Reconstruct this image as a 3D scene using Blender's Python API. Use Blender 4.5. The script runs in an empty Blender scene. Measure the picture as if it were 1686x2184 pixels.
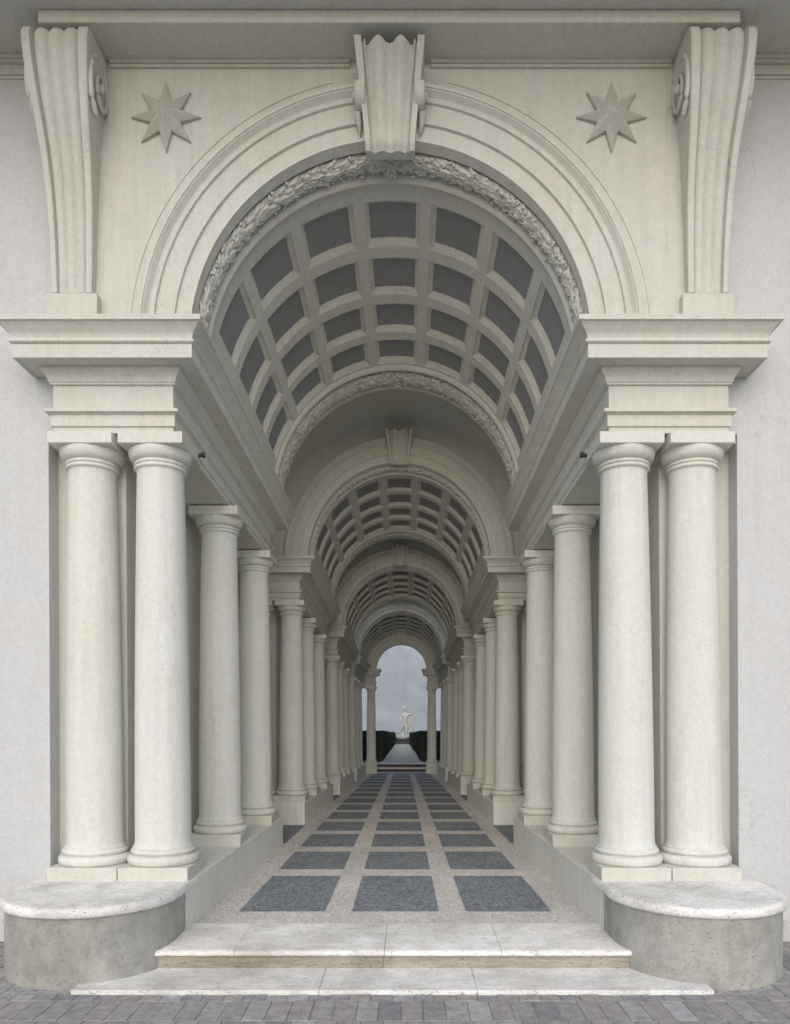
import bpy, bmesh, math, random
from mathutils import Vector, Matrix
C = bpy.context.scene.collection
sc = bpy.context.scene
R_ = math.radians
rng = random.Random(7)

# ------------------------------------------------------------------ camera
FPX, H_REF = 1603.0, 2184.0
CAM = Vector((0.082, -5.47, 1.65))
cd = bpy.data.cameras.new('camera')
cam = bpy.data.objects.new('camera', cd)
C.objects.link(cam)
cam.location = CAM
cam.rotation_euler = (R_(90), 0, 0)
cd.sensor_fit = 'AUTO'
cd.sensor_width = 36.0
cd.lens = FPX / H_REF * 36.0
cd.shift_x = (843 - 866) / H_REF
cd.shift_y = (1545 - 1092) / H_REF
cd.clip_start = 0.05
cd.clip_end = 500
sc.camera = cam

# ------------------------------------------------------------------ sky, sun, exposure
SUN_EL, SUN_AZ = R_(33), R_(184)          # overcast: broad soft sun from behind the camera
w = bpy.data.worlds.new('World')
sc.world = w
w.use_nodes = True
nt = w.node_tree
nt.nodes.clear()
out = nt.nodes.new('ShaderNodeOutputWorld')
bg = nt.nodes.new('ShaderNodeBackground')
sky = nt.nodes.new('ShaderNodeTexSky')
sky.sky_type = 'NISHITA'
sky.sun_disc = False
sky.sun_elevation = SUN_EL
sky.sun_rotation = SUN_AZ
sky.air_density = 0.8
sky.dust_density = 2.0
sky.ozone_density = 1.0
bg.inputs['Strength'].default_value = 0.15
nt.links.new(sky.outputs[0], bg.inputs['Color'])
nt.links.new(bg.outputs[0], out.inputs['Surface'])
sd = bpy.data.lights.new('sun', 'SUN')
sd.energy = 1.5
sd.angle = R_(95)
sd.color = (1.0, 0.985, 0.945)
sun = bpy.data.objects.new('sun', sd)
C.objects.link(sun)
sdir = Vector((math.sin(SUN_AZ) * math.cos(SUN_EL), math.cos(SUN_AZ) * math.cos(SUN_EL), math.sin(SUN_EL)))
sun.rotation_euler = sdir.to_track_quat('Z', 'Y').to_euler()
sun.location = (0, -12, 20)
sc.view_settings.view_transform = 'Standard'
sc.view_settings.look = 'None'
sc.view_settings.gamma = 1
sc.view_settings.exposure = 0.1
sc.render.engine = 'CYCLES'
sc.cycles.max_bounces = 14
sc.cycles.diffuse_bounces = 10

# ------------------------------------------------------------------ materials
def new_mat(name, rough=0.85, spec=0.25):
    m = bpy.data.materials.new(name)
    m.use_nodes = True
    t = m.node_tree
    b = t.nodes['Principled BSDF']
    b.inputs['Roughness'].default_value = rough
    b.inputs['Specular IOR Level'].default_value = spec
    return m, t, b

def node(t, kind, **kw):
    n = t.nodes.new(kind)
    for k, v in kw.items():
        if k in n.inputs:
            n.inputs[k].default_value = v
        else:
            setattr(n, k, v)
    return n

def coords(t, scale=(1, 1, 1)):
    g = node(t, 'ShaderNodeNewGeometry')
    mp = node(t, 'ShaderNodeMapping')
    mp.inputs['Scale'].default_value = scale
    t.links.new(g.outputs['Position'], mp.inputs['Vector'])
    return mp.outputs[0]

def noise(t, vec, scale, detail=6, rough=0.6, dist=0.0):
    n = node(t, 'ShaderNodeTexNoise', Scale=scale, Detail=detail, Roughness=rough, Distortion=dist)
    t.links.new(vec, n.inputs['Vector'])
    return n.outputs['Fac']

def ramp(t, fac, stops):
    r = node(t, 'ShaderNodeValToRGB')
    el = r.color_ramp.elements
    while len(el) < len(stops):
        el.new(0.5)
    for e, (p, c) in zip(el, stops):
        e.position = p
        e.color = (c, c, c, 1) if isinstance(c, (int, float)) else (*c, 1)
    t.links.new(fac, r.inputs['Fac'])
    return r.outputs['Color']

def mix(t, mode, fac, a, b):
    n = node(t, 'ShaderNodeMix', data_type='RGBA', blend_type=mode)
    for sock, v in ((n.inputs[0], fac), (n.inputs[6], a), (n.inputs[7], b)):
        if hasattr(v, 'is_linked') or isinstance(v, bpy.types.NodeSocket):
            t.links.new(v, sock)
        elif isinstance(v, (int, float)):
            sock.default_value = v
        else:
            sock.default_value = (*v, 1)
    return n.outputs[2]

def bump(t, b, height, strength=0.3, dist=0.01, prev=None):
    n = node(t, 'ShaderNodeBump', Strength=strength, Distance=dist)
    t.links.new(height, n.inputs['Height'])
    if prev is not None:
        t.links.new(prev, n.inputs['Normal'])
    t.links.new(n.outputs[0], b.inputs['Normal'])
    return n.outputs[0]

def stucco(name, base, warm, cool, amount=0.5, speck=0.35, bump_s=0.25, streak=0.25, blot_a=0.4, dot_a=0.5, crack_a=0.4, grime_a=0.2, vary=0.0):
    """lime stucco: broad warm and cool clouds, faint vertical run marks, tiny dark pits"""
    m, t, b = new_mat(name, 0.9, 0.15)
    v = coords(t)
    clouds = noise(t, v, 1.7, 8, 0.62, 0.4)
    col = mix(t, 'MIX', ramp(t, clouds, [(0.33, 0.0), (0.68, 1.0)]), warm, cool)
    col = mix(t, 'MIX', amount, base, col)
    fine = noise(t, v, 22, 6, 0.7)
    col = mix(t, 'MULTIPLY', 1.0, col, ramp(t, fine, [(0.3, 0.93), (0.62, 1.02)]))
    grain = noise(t, v, 150, 3, 0.75)
    col = mix(t, 'MULTIPLY', 1.0, col, ramp(t, grain, [(0.33, 0.84), (0.6, 1.04)]))
    vs = coords(t, (9, 9, 0.55))
    runs = noise(t, vs, 1.6, 5, 0.6)
    col = mix(t, 'MULTIPLY', streak, col, ramp(t, runs, [(0.32, 0.72), (0.6, 1.0)]))
    pits = noise(t, v, 130, 2, 0.5)
    col = mix(t, 'MULTIPLY', speck, col, ramp(t, pits, [(0.26, 0.35), (0.36, 1.0)]))
    blot = noise(t, v, 5.2, 9, 0.75, 0.2)
    col = mix(t, 'MULTIPLY', blot_a, col, ramp(t, blot, [(0.26, 0.7), (0.42, 1.0)]))
    dots = noise(t, v, 34, 3, 0.55)
    col = mix(t, 'MULTIPLY', dot_a, col, ramp(t, dots, [(0.225, 0.3), (0.27, 1.0)]))
    # hairline cracks, only where a broad mask lets them through
    wob = node(t, 'ShaderNodeTexNoise', Scale=3.0, Detail=4, Roughness=0.6)
    t.links.new(v, wob.inputs['Vector'])
    wv = node(t, 'ShaderNodeVectorMath', operation='MULTIPLY_ADD')
    t.links.new(wob.outputs['Color'], wv.inputs[0])
    wv.inputs[1].default_value = (0.55, 0.55, 0.55)
    t.links.new(v, wv.inputs[2])
    vc = node(t, 'ShaderNodeTexVoronoi', Scale=1.35, feature='DISTANCE_TO_EDGE')
    t.links.new(wv.outputs[0], vc.inputs['Vector'])
    line = ramp(t, vc.outputs['Distance'], [(0.0, 0.45), (0.006, 1.0)])
    mask = ramp(t, noise(t, v, 0.9, 2, 0.5), [(0.5, 0.0), (0.6, 1.0)])
    lm = mix(t, 'MIX', mask, (1, 1, 1), line)
    col = mix(t, 'MULTIPLY', crack_a, col, lm)
    # grimy, broken vertical runs and patched areas with a shape of their own
    runs2 = noise(t, coords(t, (17, 17, 0.8)), 1.0, 7, 0.75, 0.5)
    patch = ramp(t, noise(t, v, 0.75, 5, 0.65), [(0.45, 0.0), (0.62, 1.0)])
    grime = mix(t, 'MIX', patch, (1, 1, 1), ramp(t, runs2, [(0.34, 0.55), (0.54, 1.0)]))
    col = mix(t, 'MULTIPLY', grime_a, col, grime)
    if vary:
        oi = node(t, 'ShaderNodeObjectInfo')
        col = mix(t, 'MULTIPLY', vary, col, ramp(t, oi.outputs['Random'], [(0.0, (0.88, 0.865, 0.83)), (0.5, (1.0, 0.99, 0.96)), (1.0, (0.95, 0.96, 0.97))]))
    t.links.new(col, b.inputs['Base Color'])
    n1 = bump(t, b, fine, bump_s, 0.006)
    bump(t, b, pits, bump_s, 0.003, n1)
    return m

def travertine(name, light, dark, streak_scale=(3, 3, 16), rough=0.75, pit=0.8):
    m, t, b = new_mat(name, rough, 0.25)
    v = coords(t)
    vs = coords(t, streak_scale)
    bands = noise(t, vs, 2.2, 8, 0.7, 0.6)
    col = mix(t, 'MIX', ramp(t, bands, [(0.32, 0.0), (0.62, 1.0)]), dark, light)
    cl = noise(t, v, 3.3, 8, 0.7)
    col = mix(t, 'MULTIPLY', 0.6, col, ramp(t, cl, [(0.3, 0.62), (0.58, 1.05)]))
    holes = noise(t, coords(t, (1, 2.4, 2.4)), 42, 4, 0.65, 0.5)
    col = mix(t, 'MULTIPLY', pit, col, ramp(t, holes, [(0.30, 0.2), (0.42, 1.0)]))
    fl = noise(t, coords(t, (6, 30, 60)), 3.0, 5, 0.65, 1.2)
    col = mix(t, 'MULTIPLY', 0.55, col, ramp(t, fl, [(0.33, 0.5), (0.44, 1.0)]))
    big = noise(t, coords(t, (1, 1.6, 1.6)), 21, 5, 0.7, 0.8)
    col = mix(t, 'MULTIPLY', pit * .8, col, ramp(t, big, [(0.315, 0.25), (0.38, 1.0)]))
    stain = noise(t, v, 1.3, 6, 0.7, 0.5)
    col = mix(t, 'MULTIPLY', 0.55, col, ramp(t, stain, [(0.36, (0.62, 0.60, 0.55)), (0.56, (1, 1, 1))]))
    t.links.new(col, b.inputs['Base Color'])
    n1 = bump(t, b, ramp(t, holes, [(0.28, 0.0), (0.4, 1.0)]), 0.5, 0.006)
    bump(t, b, cl, 0.3, 0.008, n1)
    return m

def mosaic(name, tones, grout, scale=58):
    m, t, b = new_mat(name, 0.7, 0.3)
    v = coords(t, (1, 1, 0.2))
    vo = node(t, 'ShaderNodeTexVoronoi', Scale=scale, Randomness=0.75)
    t.links.new(v, vo.inputs['Vector'])
    sep = node(t, 'ShaderNodeSeparateColor')
    t.links.new(vo.outputs['Color'], sep.inputs[0])
    n = len(tones)
    cell = ramp(t, sep.outputs[0], [(i / (n - 1), c) for i, c in enumerate(tones)])
    ed = node(t, 'ShaderNodeTexVoronoi', Scale=scale, Randomness=0.75, feature='DISTANCE_TO_EDGE')
    t.links.new(v, ed.inputs['Vector'])
    g = ramp(t, ed.outputs['Distance'], [(0.02, 0.0), (0.09, 1.0)])
    col = mix(t, 'MIX', g, grout, cell)
    cl = noise(t, coords(t), 2.4, 6, 0.7)
    col = mix(t, 'MULTIPLY', 0.6, col, ramp(t, cl, [(0.3, 0.72), (0.62, 1.1)]))
    t.links.new(col, b.inputs['Base Color'])
    bump(t, b, g, 0.5, 0.004)
    return m

M = {}
M['white'] = stucco('white_plaster', (0.585, 0.59, 0.588), (0.585, 0.58, 0.565), (0.575, 0.595, 0.60), 0.35, 0.15, 0.15, 0.10, 0.1, 0.35, 0.3, 0.12)
M['cream'] = stucco('cream_stucco', (0.63, 0.632, 0.57), (0.605, 0.582, 0.50), (0.63, 0.638, 0.60), 0.55, 0.45, 0.3, 0.22)
M['column'] = stucco('column_stucco', (0.72, 0.725, 0.675), (0.695, 0.68, 0.60), (0.72, 0.735, 0.71), 0.55, 0.45, 0.3, 0.25, 0.4, 0.55, 0.12, 0.3, 0.55)
M['star'] = stucco('grey_stucco', (0.52, 0.505, 0.445), (0.49, 0.46, 0.39), (0.52, 0.515, 0.48), 0.5, 0.4, 0.3, 0.2)
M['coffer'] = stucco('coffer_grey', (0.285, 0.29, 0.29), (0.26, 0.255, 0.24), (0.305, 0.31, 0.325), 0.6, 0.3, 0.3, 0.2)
M['trav'] = travertine('travertine', (0.88, 0.87, 0.84), (0.74, 0.73, 0.70), (2.2, 7, 9))
M['trav_rough'] = travertine('pitted_travertine', (0.88, 0.87, 0.84), (0.70, 0.69, 0.66), (3, 3, 12), 0.8, 1.0)
M['trav_dark'] = travertine('travertine_riser', (0.43, 0.40, 0.33), (0.27, 0.25, 0.20), (1.2, 2, 18))
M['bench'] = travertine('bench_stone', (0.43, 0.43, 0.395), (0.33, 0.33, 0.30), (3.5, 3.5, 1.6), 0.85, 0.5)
M['mosaic_light'] = mosaic('light_pebble_mosaic', [(0.68, 0.66, 0.62), (0.58, 0.56, 0.53), (0.80, 0.78, 0.75)], (0.36, 0.345, 0.32), 46)
M['mosaic_dark'] = mosaic('dark_pebble_mosaic', [(0.17, 0.195, 0.22), (0.29, 0.32, 0.35), (0.10, 0.118, 0.135), (0.36, 0.385, 0.405)], (0.19, 0.205, 0.215), 50)
M['marble'] = stucco('statue_marble', (0.80, 0.785, 0.72), (0.74, 0.70, 0.61), (0.82, 0.82, 0.79), 0.5, 0.2, 0.3, 0.5)
M['pedestal'] = stucco('pedestal_stone', (0.12, 0.12, 0.11), (0.11, 0.10, 0.09), (0.15, 0.15, 0.14), 0.5, 0.3, 0.4, 0.3)
M['garden_wall'] = stucco('garden_wall_plaster', (0.42, 0.465, 0.505), (0.36, 0.385, 0.435), (0.46, 0.51, 0.54), 1.0, 0.3, 0.3, 0.2, 0.6, 0.3, 0.2, 0.4)
M['path'] = stucco('gravel_path', (0.80, 0.78, 0.70), (0.76, 0.73, 0.65), (0.82, 0.81, 0.75), 0.6, 0.5, 0.6, 0.0, 0.2, 0.3, 0.0, 0.0)
M['step_dark'] = travertine('garden_riser', (0.13, 0.12, 0.105), (0.075, 0.06, 0.05), (1.2, 2, 18))

def solid(name, col, rough=0.6, var=0.3, scale=30):
    m, t, b = new_mat(name, rough, 0.3)
    n = noise(t, coords(t), scale, 4, 0.6)
    lo = tuple(c * (1 - var) for c in col)
    hi = tuple(min(1, c * (1 + var)) for c in col)
    t.links.new(mix(t, 'MIX', ramp(t, n, [(0.3, 0.0), (0.7, 1.0)]), lo, hi), b.inputs['Base Color'])
    return m
M['iron'] = solid('rusty_iron', (0.05, 0.042, 0.038), 0.7)
M['leaf'] = solid('hedge_leaf', (0.05, 0.07, 0.05), 0.6, 0.5, 9)
M['twig'] = solid('hedge_core', (0.012, 0.016, 0.010), 0.9, 0.4, 9)
M['gravel'] = solid('pale_gravel', (0.78, 0.755, 0.665), 0.95, 0.12, 45)
M['earth'] = solid('garden_earth', (0.20, 0.19, 0.15), 0.95, 0.3, 6)

def brick_mat():
    m, t, b = new_mat('courtyard_bricks', 0.8, 0.25)
    at = node(t, 'ShaderNodeAttribute', attribute_name='tone')
    base = ramp(t, at.outputs['Fac'], [(0.0, (0.27, 0.272, 0.28)), (0.35, (0.33, 0.328, 0.33)), (0.6, (0.37, 0.34, 0.325)), (0.8, (0.37, 0.375, 0.36)), (1.0, (0.43, 0.435, 0.44))])
    n = noise(t, coords(t), 14, 8, 0.7)
    col = mix(t, 'MULTIPLY', 1.0, base, ramp(t, n, [(0.3, 0.65), (0.65, 1.15)]))
    f = noise(t, coords(t), 90, 3, 0.6)
    col = mix(t, 'MULTIPLY', 0.5, col, ramp(t, f, [(0.3, 0.6), (0.5, 1.0)]))
    t.links.new(col, b.inputs['Base Color'])
    n1 = bump(t, b, n, 0.5, 0.008)
    bump(t, b, f, 0.3, 0.003, n1)
    return m
M['brick'] = brick_mat()
M['mortar'] = solid('paving_joint', (0.34, 0.335, 0.325), 0.95, 0.4, 25)

# ------------------------------------------------------------------ geometry helpers
def lean(p):
    x, y, z = p
    if z > 0.6 and y < 3.0:
        x -= 0.0085 * min(z - 0.6, 4.0) * (1 - max(y, 0) / 3.0)
    return (x, y, z)

class MB:
    """collects faces; build() links them as ONE mesh object under its parent"""
    def __init__(s):
        s.v, s.f, s.m, s.tone = [], [], [], []
    def add(s, vs, fs, mi=0):
        o = len(s.v)
        s.v += [tuple(p) for p in vs]
        for f in fs:
            s.f.append(tuple(i + o for i in f))
            s.m.append(mi)
    def box(s, x0, x1, y0, y1, z0, z1, fn=None, mi=0):
        vs = [(x, y, z) for z in (z0, z1) for y in (y0, y1) for x in (x0, x1)]
        if fn:
            vs = [fn(*p) for p in vs]
        s.add(vs, [(0, 2, 3, 1), (4, 5, 7, 6), (0, 1, 5, 4), (2, 6, 7, 3), (0, 4, 6, 2), (1, 3, 7, 5)], mi)
    def grid(s, rows, close=False, mi=0, flip=False, skip=None):
        n, k = len(rows), len(rows[0])
        vs = [p for r in rows for p in r]
        fs = []
        for i in range(n - 1):
            for j in range(k if close else k - 1):
                if skip and skip(i, j):
                    continue
                j2 = (j + 1) % k
                q = (i * k + j, i * k + j2, (i + 1) * k + j2, (i + 1) * k + j)
                fs.append(q[::-1] if flip else q)
        s.add(vs, fs, mi)
    def lathe(s, prof, cx, cy, segs=48, caps=True, axis='z'):
        rows = []
        for r, z in prof:
            ring = []
            for a in range(segs):
                t = 2 * math.pi * a / segs
                if axis == 'z':
                    ring.append((cx + r * math.cos(t), cy + r * math.sin(t), z))
                else:
                    ring.append((z, cx + r * math.cos(t), cy + r * math.sin(t)))
            rows.append(ring)
        s.grid(rows, close=True)
        if caps:
            o = len(s.v) - len(rows) * segs
            s.f.append(tuple(o + i for i in range(segs))[::-1]); s.m.append(0)
            o2 = len(s.v) - segs
            s.f.append(tuple(o2 + i for i in range(segs))); s.m.append(0)
    def tube(s, pts, rad, segs=8):
        rows = []
        n = len(pts)
        for i, p in enumerate(pts):
            a = Vector(pts[max(i - 1, 0)]); b = Vector(pts[min(i + 1, n - 1)])
            d = (b - a).normalized()
            up = Vector((0, 0, 1)) if abs(d.z) < 0.9 else Vector((1, 0, 0))
            e1 = d.cross(up).normalized(); e2 = d.cross(e1)
            r = rad[i] if isinstance(rad, (list, tuple)) else rad
            rows.append([tuple(Vector(p) + r * (math.cos(2 * math.pi * k / segs) * e1 + math.sin(2 * math.pi * k / segs) * e2)) for k in range(segs)])
        s.grid(rows, close=True)
        o = len(s.v) - len(rows) * segs
        s.f.append(tuple(o + i for i in range(segs))); s.m.append(0)
        o2 = len(s.v) - segs
        s.f.append(tuple(o2 + i for i in range(segs))); s.m.append(0)
    def ball(s, c, r, nu=8, nv=5, sq=(1, 1, 1)):
        rows = []
        for i in range(nv + 1):
            ph = math.pi * i / nv
            rows.append([(c[0] + sq[0] * r * math.sin(ph) * math.cos(2 * math.pi * j / nu), c[1] + sq[1] * r * math.sin(ph) * math.sin(2 * math.pi * j / nu), c[2] + sq[2] * r * math.cos(ph)) for j in range(nu)])
        s.grid(rows, close=True)
    def build(s, name, mats, parent=None, bevel=0.0, smooth=True, angle=38, label=None, recalc=True):
        me = bpy.data.meshes.new(name)
        vs = [lean(p) for p in s.v]
        if parent is not None:
            o = parent
            off = Vector((0, 0, 0))
            while o is not None:
                off += o.location
                o = o.parent
            vs = [(p[0] - off.x, p[1] - off.y, p[2] - off.z) for p in vs]
        me.from_pydata(vs, [], s.f)
        if not isinstance(mats, (list, tuple)):
            mats = [mats]
        for m in mats:
            me.materials.append(M[m])
        if len(mats) > 1:
            me.polygons.foreach_set('material_index', s.m)
        bm = bmesh.new()
        bm.from_mesh(me)
        bmesh.ops.remove_doubles(bm, verts=bm.verts, dist=1e-5)
        if recalc:
            bmesh.ops.recalc_face_normals(bm, faces=bm.faces)
        bm.to_mesh(me)
        bm.free()
        if smooth:
            me.polygons.foreach_set('use_smooth', [True] * len(me.polygons))
            me.set_sharp_from_angle(angle=R_(angle))
        ob = bpy.data.objects.new(name, me)
        C.objects.link(ob)
        if parent is not None:
            ob.parent = parent
        if label:
            ob['label'] = label
        if bevel:
            bv = ob.modifiers.new('bevel', 'BEVEL')
            bv.width = bevel
            bv.segments = 2
            bv.limit_method = 'ANGLE'
            bv.angle_limit = R_(40)
            bv.harden_normals = False
        return ob

def tag(o, label, cat, group=None, kind='thing'):
    o['label'] = label
    o['category'] = cat
    o['kind'] = kind
    if group:
        o['group'] = group
    return o

def thing(name, label, cat, loc=(0, 0, 0), group=None):
    o = bpy.data.objects.new(name, None)
    o.empty_display_size = 0.1
    C.objects.link(o)
    o.location = loc
    return tag(o, label, cat, group)

def structure(o):
    o['kind'] = 'structure'
    return o

# ------------------------------------------------------------------ the tapering gallery: every measure shrinks with depth, as built
DEPTH = 15.5
def s_of(y):
    return 1 - max(y, 0.0) / DEPTH
TAB = [
    (0.15, [(0, .15), (3.7, .418), (6.1, .567), (9.1, .728)]),
    (0.491, [(0, .491), (2.72, .641), (3.76, .693), (6.1, .80), (7.7, .86), (8.9, .905)]),
    (0.585, [(0, .585), (1.49, .663), (2.48, .711), (3.94, .775), (6.2, .861), (7.8, .91), (8.9, .94)]),
    (3.763, [(0, 3.763), (1.49, 3.536), (2.48, 3.373), (3.94, 3.113), (6.25, 2.66), (7.78, 2.43), (8.9, 2.34)]),
    (4.538, [(0, 4.538), (2.776, 3.88), (3.6, 3.70), (5.95, 3.17), (7.45, 2.83), (8.9, 2.74)]),
    (6.026, [(0, 6.026), (3.8, 4.88), (6.1, 4.13), (7.7, 3.63), (8.9, 3.36)]),
]
def interp(tab, y):
    y = max(y, 0.0)
    for (a, va), (b, vb) in zip(tab, tab[1:]):
        if y <= b:
            return va + (vb - va) * (y - a) / (b - a)
    (a, va), (b, vb) = tab[-2:]
    return va + (vb - va) * (y - a) / (b - a)
def zmap(y, z0):
    for (za, ta), (zb, tb) in zip(TAB, TAB[1:]):
        if z0 <= zb or zb == TAB[-1][0]:
            a, b = interp(ta, y), interp(tb, y)
            if z0 < za:
                return a + (z0 - za) * s_of(y)
            return a + (b - a) * (z0 - za) / (zb - za)
def W(x, y, z0):
    return (x * s_of(y), y, zmap(y, z0))

SECT = [  # column line, further columns, podium end, cornice end, vault end
    dict(yc=0.29, cols=[1.49, 2.48], pod=2.72, corn=2.78, vend=2.587, word='nearest bay'),
    dict(yc=3.94, cols=[4.58, 5.245], pod=5.53, corn=5.58, vend=5.42, word='second bay'),
    dict(yc=6.25, cols=[6.65, 7.11], pod=7.37, corn=7.41, vend=7.28, word='third bay'),
    dict(yc=7.78, cols=[8.15, 8.50], pod=8.66, corn=8.80, vend=8.78, word='last bay'),
]
for S in SECT:
    S['face'] = S['yc'] - 0.18 * s_of(S['yc'])
    S['front'] = S['yc'] - 0.29 * s_of(S['yc'])
XI, XO = 1.807, 2.337         # inner and outer column lines
XF_IN, XF_OUT = 1.63, 2.508   # faces of the frieze
WALL_Y = 0.25

# ------------------------------------------------------------------ columns
def column_profile():
    base = [(0.255, 0.0), (0.266, 0.012), (0.27, 0.035), (0.266, 0.056), (0.252, 0.068), (0.236, 0.071), (0.228, 0.072),
            (0.228, 0.079), (0.237, 0.081), (0.243, 0.091), (0.243, 0.100), (0.238, 0.110), (0.229, 0.114), (0.229, 0.128)]
    shaft = [(0.224, 0.128), (0.219, 0.135), (0.2135, 0.155), (0.211, 0.19)]
    for i in range(1, 15):
        t = i / 14
        shaft.append((0.211 - 0.0345 * t ** 1.7, 0.19 + (2.965 - 0.19) * t))
    shaft += [(0.179, 2.985), (0.184, 2.992)]
    cap = [(0.184, 2.990), (0.190, 2.992), (0.197, 2.998), (0.198, 3.008), (0.194, 3.016), (0.188, 3.018), (0.188, 3.022), (0.195, 3.024), (0.2, 3.03), (0.2, 3.038), (0.196, 3.044), (0.187, 3.047), (0.187, 3.052),
           (0.193, 3.054), (0.205, 3.059), (0.218, 3.068), (0.228, 3.082), (0.235, 3.10), (0.2385, 3.12), (0.238, 3.138)]
    return base, shaft, cap
BASE_P, SHAFT_P, CAP_P = column_profile()
COL_H = 3.138

def make_column(sx, y, xn, label, detail=48, group=None, zb=None, zt=None, xabs=None, plinth_bottom=None, r_mult=1.0):
    s = s_of(y) * r_mult
    x = sx * xn * s_of(y) if xabs is None else xabs
    zb = interp(TAB[2][1], y) if zb is None else zb
    zt = interp(TAB[3][1], y) if zt is None else zt
    k = (zt - zb) / COL_H
    z_pl = zmap(y, 0.491) - 0.02 if plinth_bottom is None else plinth_bottom
    t = thing('column', label, 'column', (x, y, z_pl), group)
    def P(prof):
        return [(r * s, zb + z * k) for r, z in prof]
    b = MB(); hw = 0.262 * s
    b.box(x - hw, x + hw, y - hw, y + hw, z_pl, zb - 0.001)
    b.build('plinth', 'cream', t, bevel=0.006 * s)
    b = MB(); b.lathe(P(BASE_P), x, y, detail); b.build('base', 'column', t, angle=50)
    b = MB(); b.lathe(P(SHAFT_P), x, y, detail); b.build('shaft', 'column', t, angle=50)
    b = MB(); b.lathe(P(CAP_P), x, y, detail); cp = b.build('capital', 'column', t, angle=50)
    b = MB(); aw = 0.243 * s
    b.box(x - aw, x + aw, y - aw, y + aw, zt + 0.001, zt + 0.088 * s)
    b.build('abacus', 'column', cp, bevel=0.005 * s)
    return t

ORD = ['second', 'third']
for si, S in enumerate(SECT):
    for sx, side in ((-1, 'left'), (1, 'right')):
        det = 64 if si == 0 else (40 if si == 1 else 28)
        g = 'columns lining the gallery'
        if si == 0:
            make_column(sx, S['yc'], XI, f'tall cream front column beside the entrance passage, {side} side', det, g)
            make_column(sx, S['yc'], XO, f'tall cream front column against the white wall, outermost on the {side}', det, g)
        else:
            make_column(sx, S['yc'], XI, f'first passage-side column of the {S["word"]}, {side} side', det, g)
            make_column(sx, S['yc'], XO, f'half-hidden outer column paired behind the first of the {S["word"]}, {side} side', det, g)
        for i, y in enumerate(S['cols']):
            make_column(sx, y, XI, f'{ORD[i]} column along the {side} passage in the {S["word"]}', det, g)

# ------------------------------------------------------------------ entablatures, podiums, piers
ENT = [(0.0, 3.832), (0.0, 3.874), (0.014, 3.880), (0.014, 3.962), (0.022, 3.968), (0.034, 3.975), (0.046, 3.978), (0.046, 4.002), (0.0, 4.004),
       (0.0, 4.186), (0.018, 4.190), (0.018, 4.205), (0.026, 4.207), (0.030, 4.225), (0.042, 4.252), (0.062, 4.276), (0.07, 4.284), (0.07, 4.306),
       (0.175, 4.312), (0.185, 4.303), (0.2, 4.303), (0.2, 4.402), (0.207, 4.404), (0.218, 4.412), (0.221, 4.42), (0.218, 4.43), (0.207, 4.436),
       (0.203, 4.442), (0.206, 4.46), (0.218, 4.482), (0.236, 4.502), (0.250, 4.518), (0.264, 4.533), (0.282, 4.538), (0.282, 4.575), (0.0, 4.577)]

def entablature(sx, S, first, label):
    y0, y1 = S['face'], S['corn']
    t = thing('entablature', label, 'entablature', (sx * 1.9 * s_of(y0), y0, zmap(y0, 3.83)), 'entablatures on the columns')
    sf, se = s_of(y0), s_of(y1)
    path = []                       # (x, y, dx, dy, warped)
    if first:
        path.append((XF_OUT, WALL_Y + 0.05, 1, 0, False))
        path.append((XF_OUT, y0, 1, -1, False))
    else:
        path.append((XF_OUT + 0.2, y0, 0, -1, True))
    path.append((XF_IN, y0, -1, -1, True))
    n = 8
    last = y1 - 0.27 * se if S is not SECT[3] else y1
    for i in range(1, n):
        path.append((XF_IN, y0 + (last - y0) * i / n, -1, 0, True))
    path.append((XF_IN, last, -1, 1 if S is not SECT[3] else 0, True))
    path.append((XF_OUT, last, 0, 1, True))
    rows = []
    for (x, y, dx, dy, wp) in path:
        row = []
        for p, z0 in ENT:
            sy = s_of(y)
            xx = x + dx * p
            yy = y + dy * p * sy
            if wp:
                q = W(xx, y, z0)
                row.append((sx * q[0], yy, q[2]))
            else:
                row.append((sx * xx, yy, zmap(y0, z0)))
        rows.append(row)
    groups = [('architrave', 0, 8), ('frieze', 8, 9), ('cornice', 9, len(ENT) - 1)]
    for name, a, b_ in groups:
        b = MB()
        b.grid([r[a:b_ + 1] for r in rows])
        if name == 'architrave':    # underside, reaching back over the aisle
            zs = 3.832
            ys = [y0 + (last - y0) * i / n for i in range(n + 1)]
            inner = [W(XF_IN, y, zs) for y in ys]
            outer = [W(XF_OUT + 0.3, y, zs) for y in ys]
            if first:
                inner[0:1] = [W(XF_IN, y0, zs), W(XF_IN, WALL_Y + .01, zs), W(XF_IN, WALL_Y + .012, zs)]
                outer[0:1] = [(XF_OUT, y0, zmap(y0, zs)), (XF_OUT, WALL_Y + .01, zmap(y0, zs)), W(XF_OUT + .3, WALL_Y + .012, zs)]
            b.grid([[(sx * p[0], p[1], p[2]) for p in inner], [(sx * p[0], p[1], p[2]) for p in outer]])
        b.build(name, 'cream', t, angle=28)
    return t

def podium(sx, S, first, label):
    y0, y1 = S['front'], S['pod']
    t = thing('podium', label, 'podium', (sx * 2.0 * s_of(y0), y0, zmap(y0, 0.15)), 'podiums under the columns')
    xi, xo = 1.522, 2.62
    n = 6
    b = MB()
    ys = [y0 + (y1 - y0) * i / n for i in range(n + 1)]
    rows = []
    for (x, z0) in ((xo, 0.0), (xi, 0.0), (xi, 0.491), (xo, 0.491)):
        rows.append([(sx * W(x, y, z0)[0], y, W(x, y, z0)[2]) for y in ys])
    b.grid(rows + [rows[0]])
    for e in (0, n):
        b.add([r[e] for r in rows], [(0, 1, 2, 3)])
    b.build('block', 'column', t, bevel=0.006 * s_of(y0))
    return t

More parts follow.
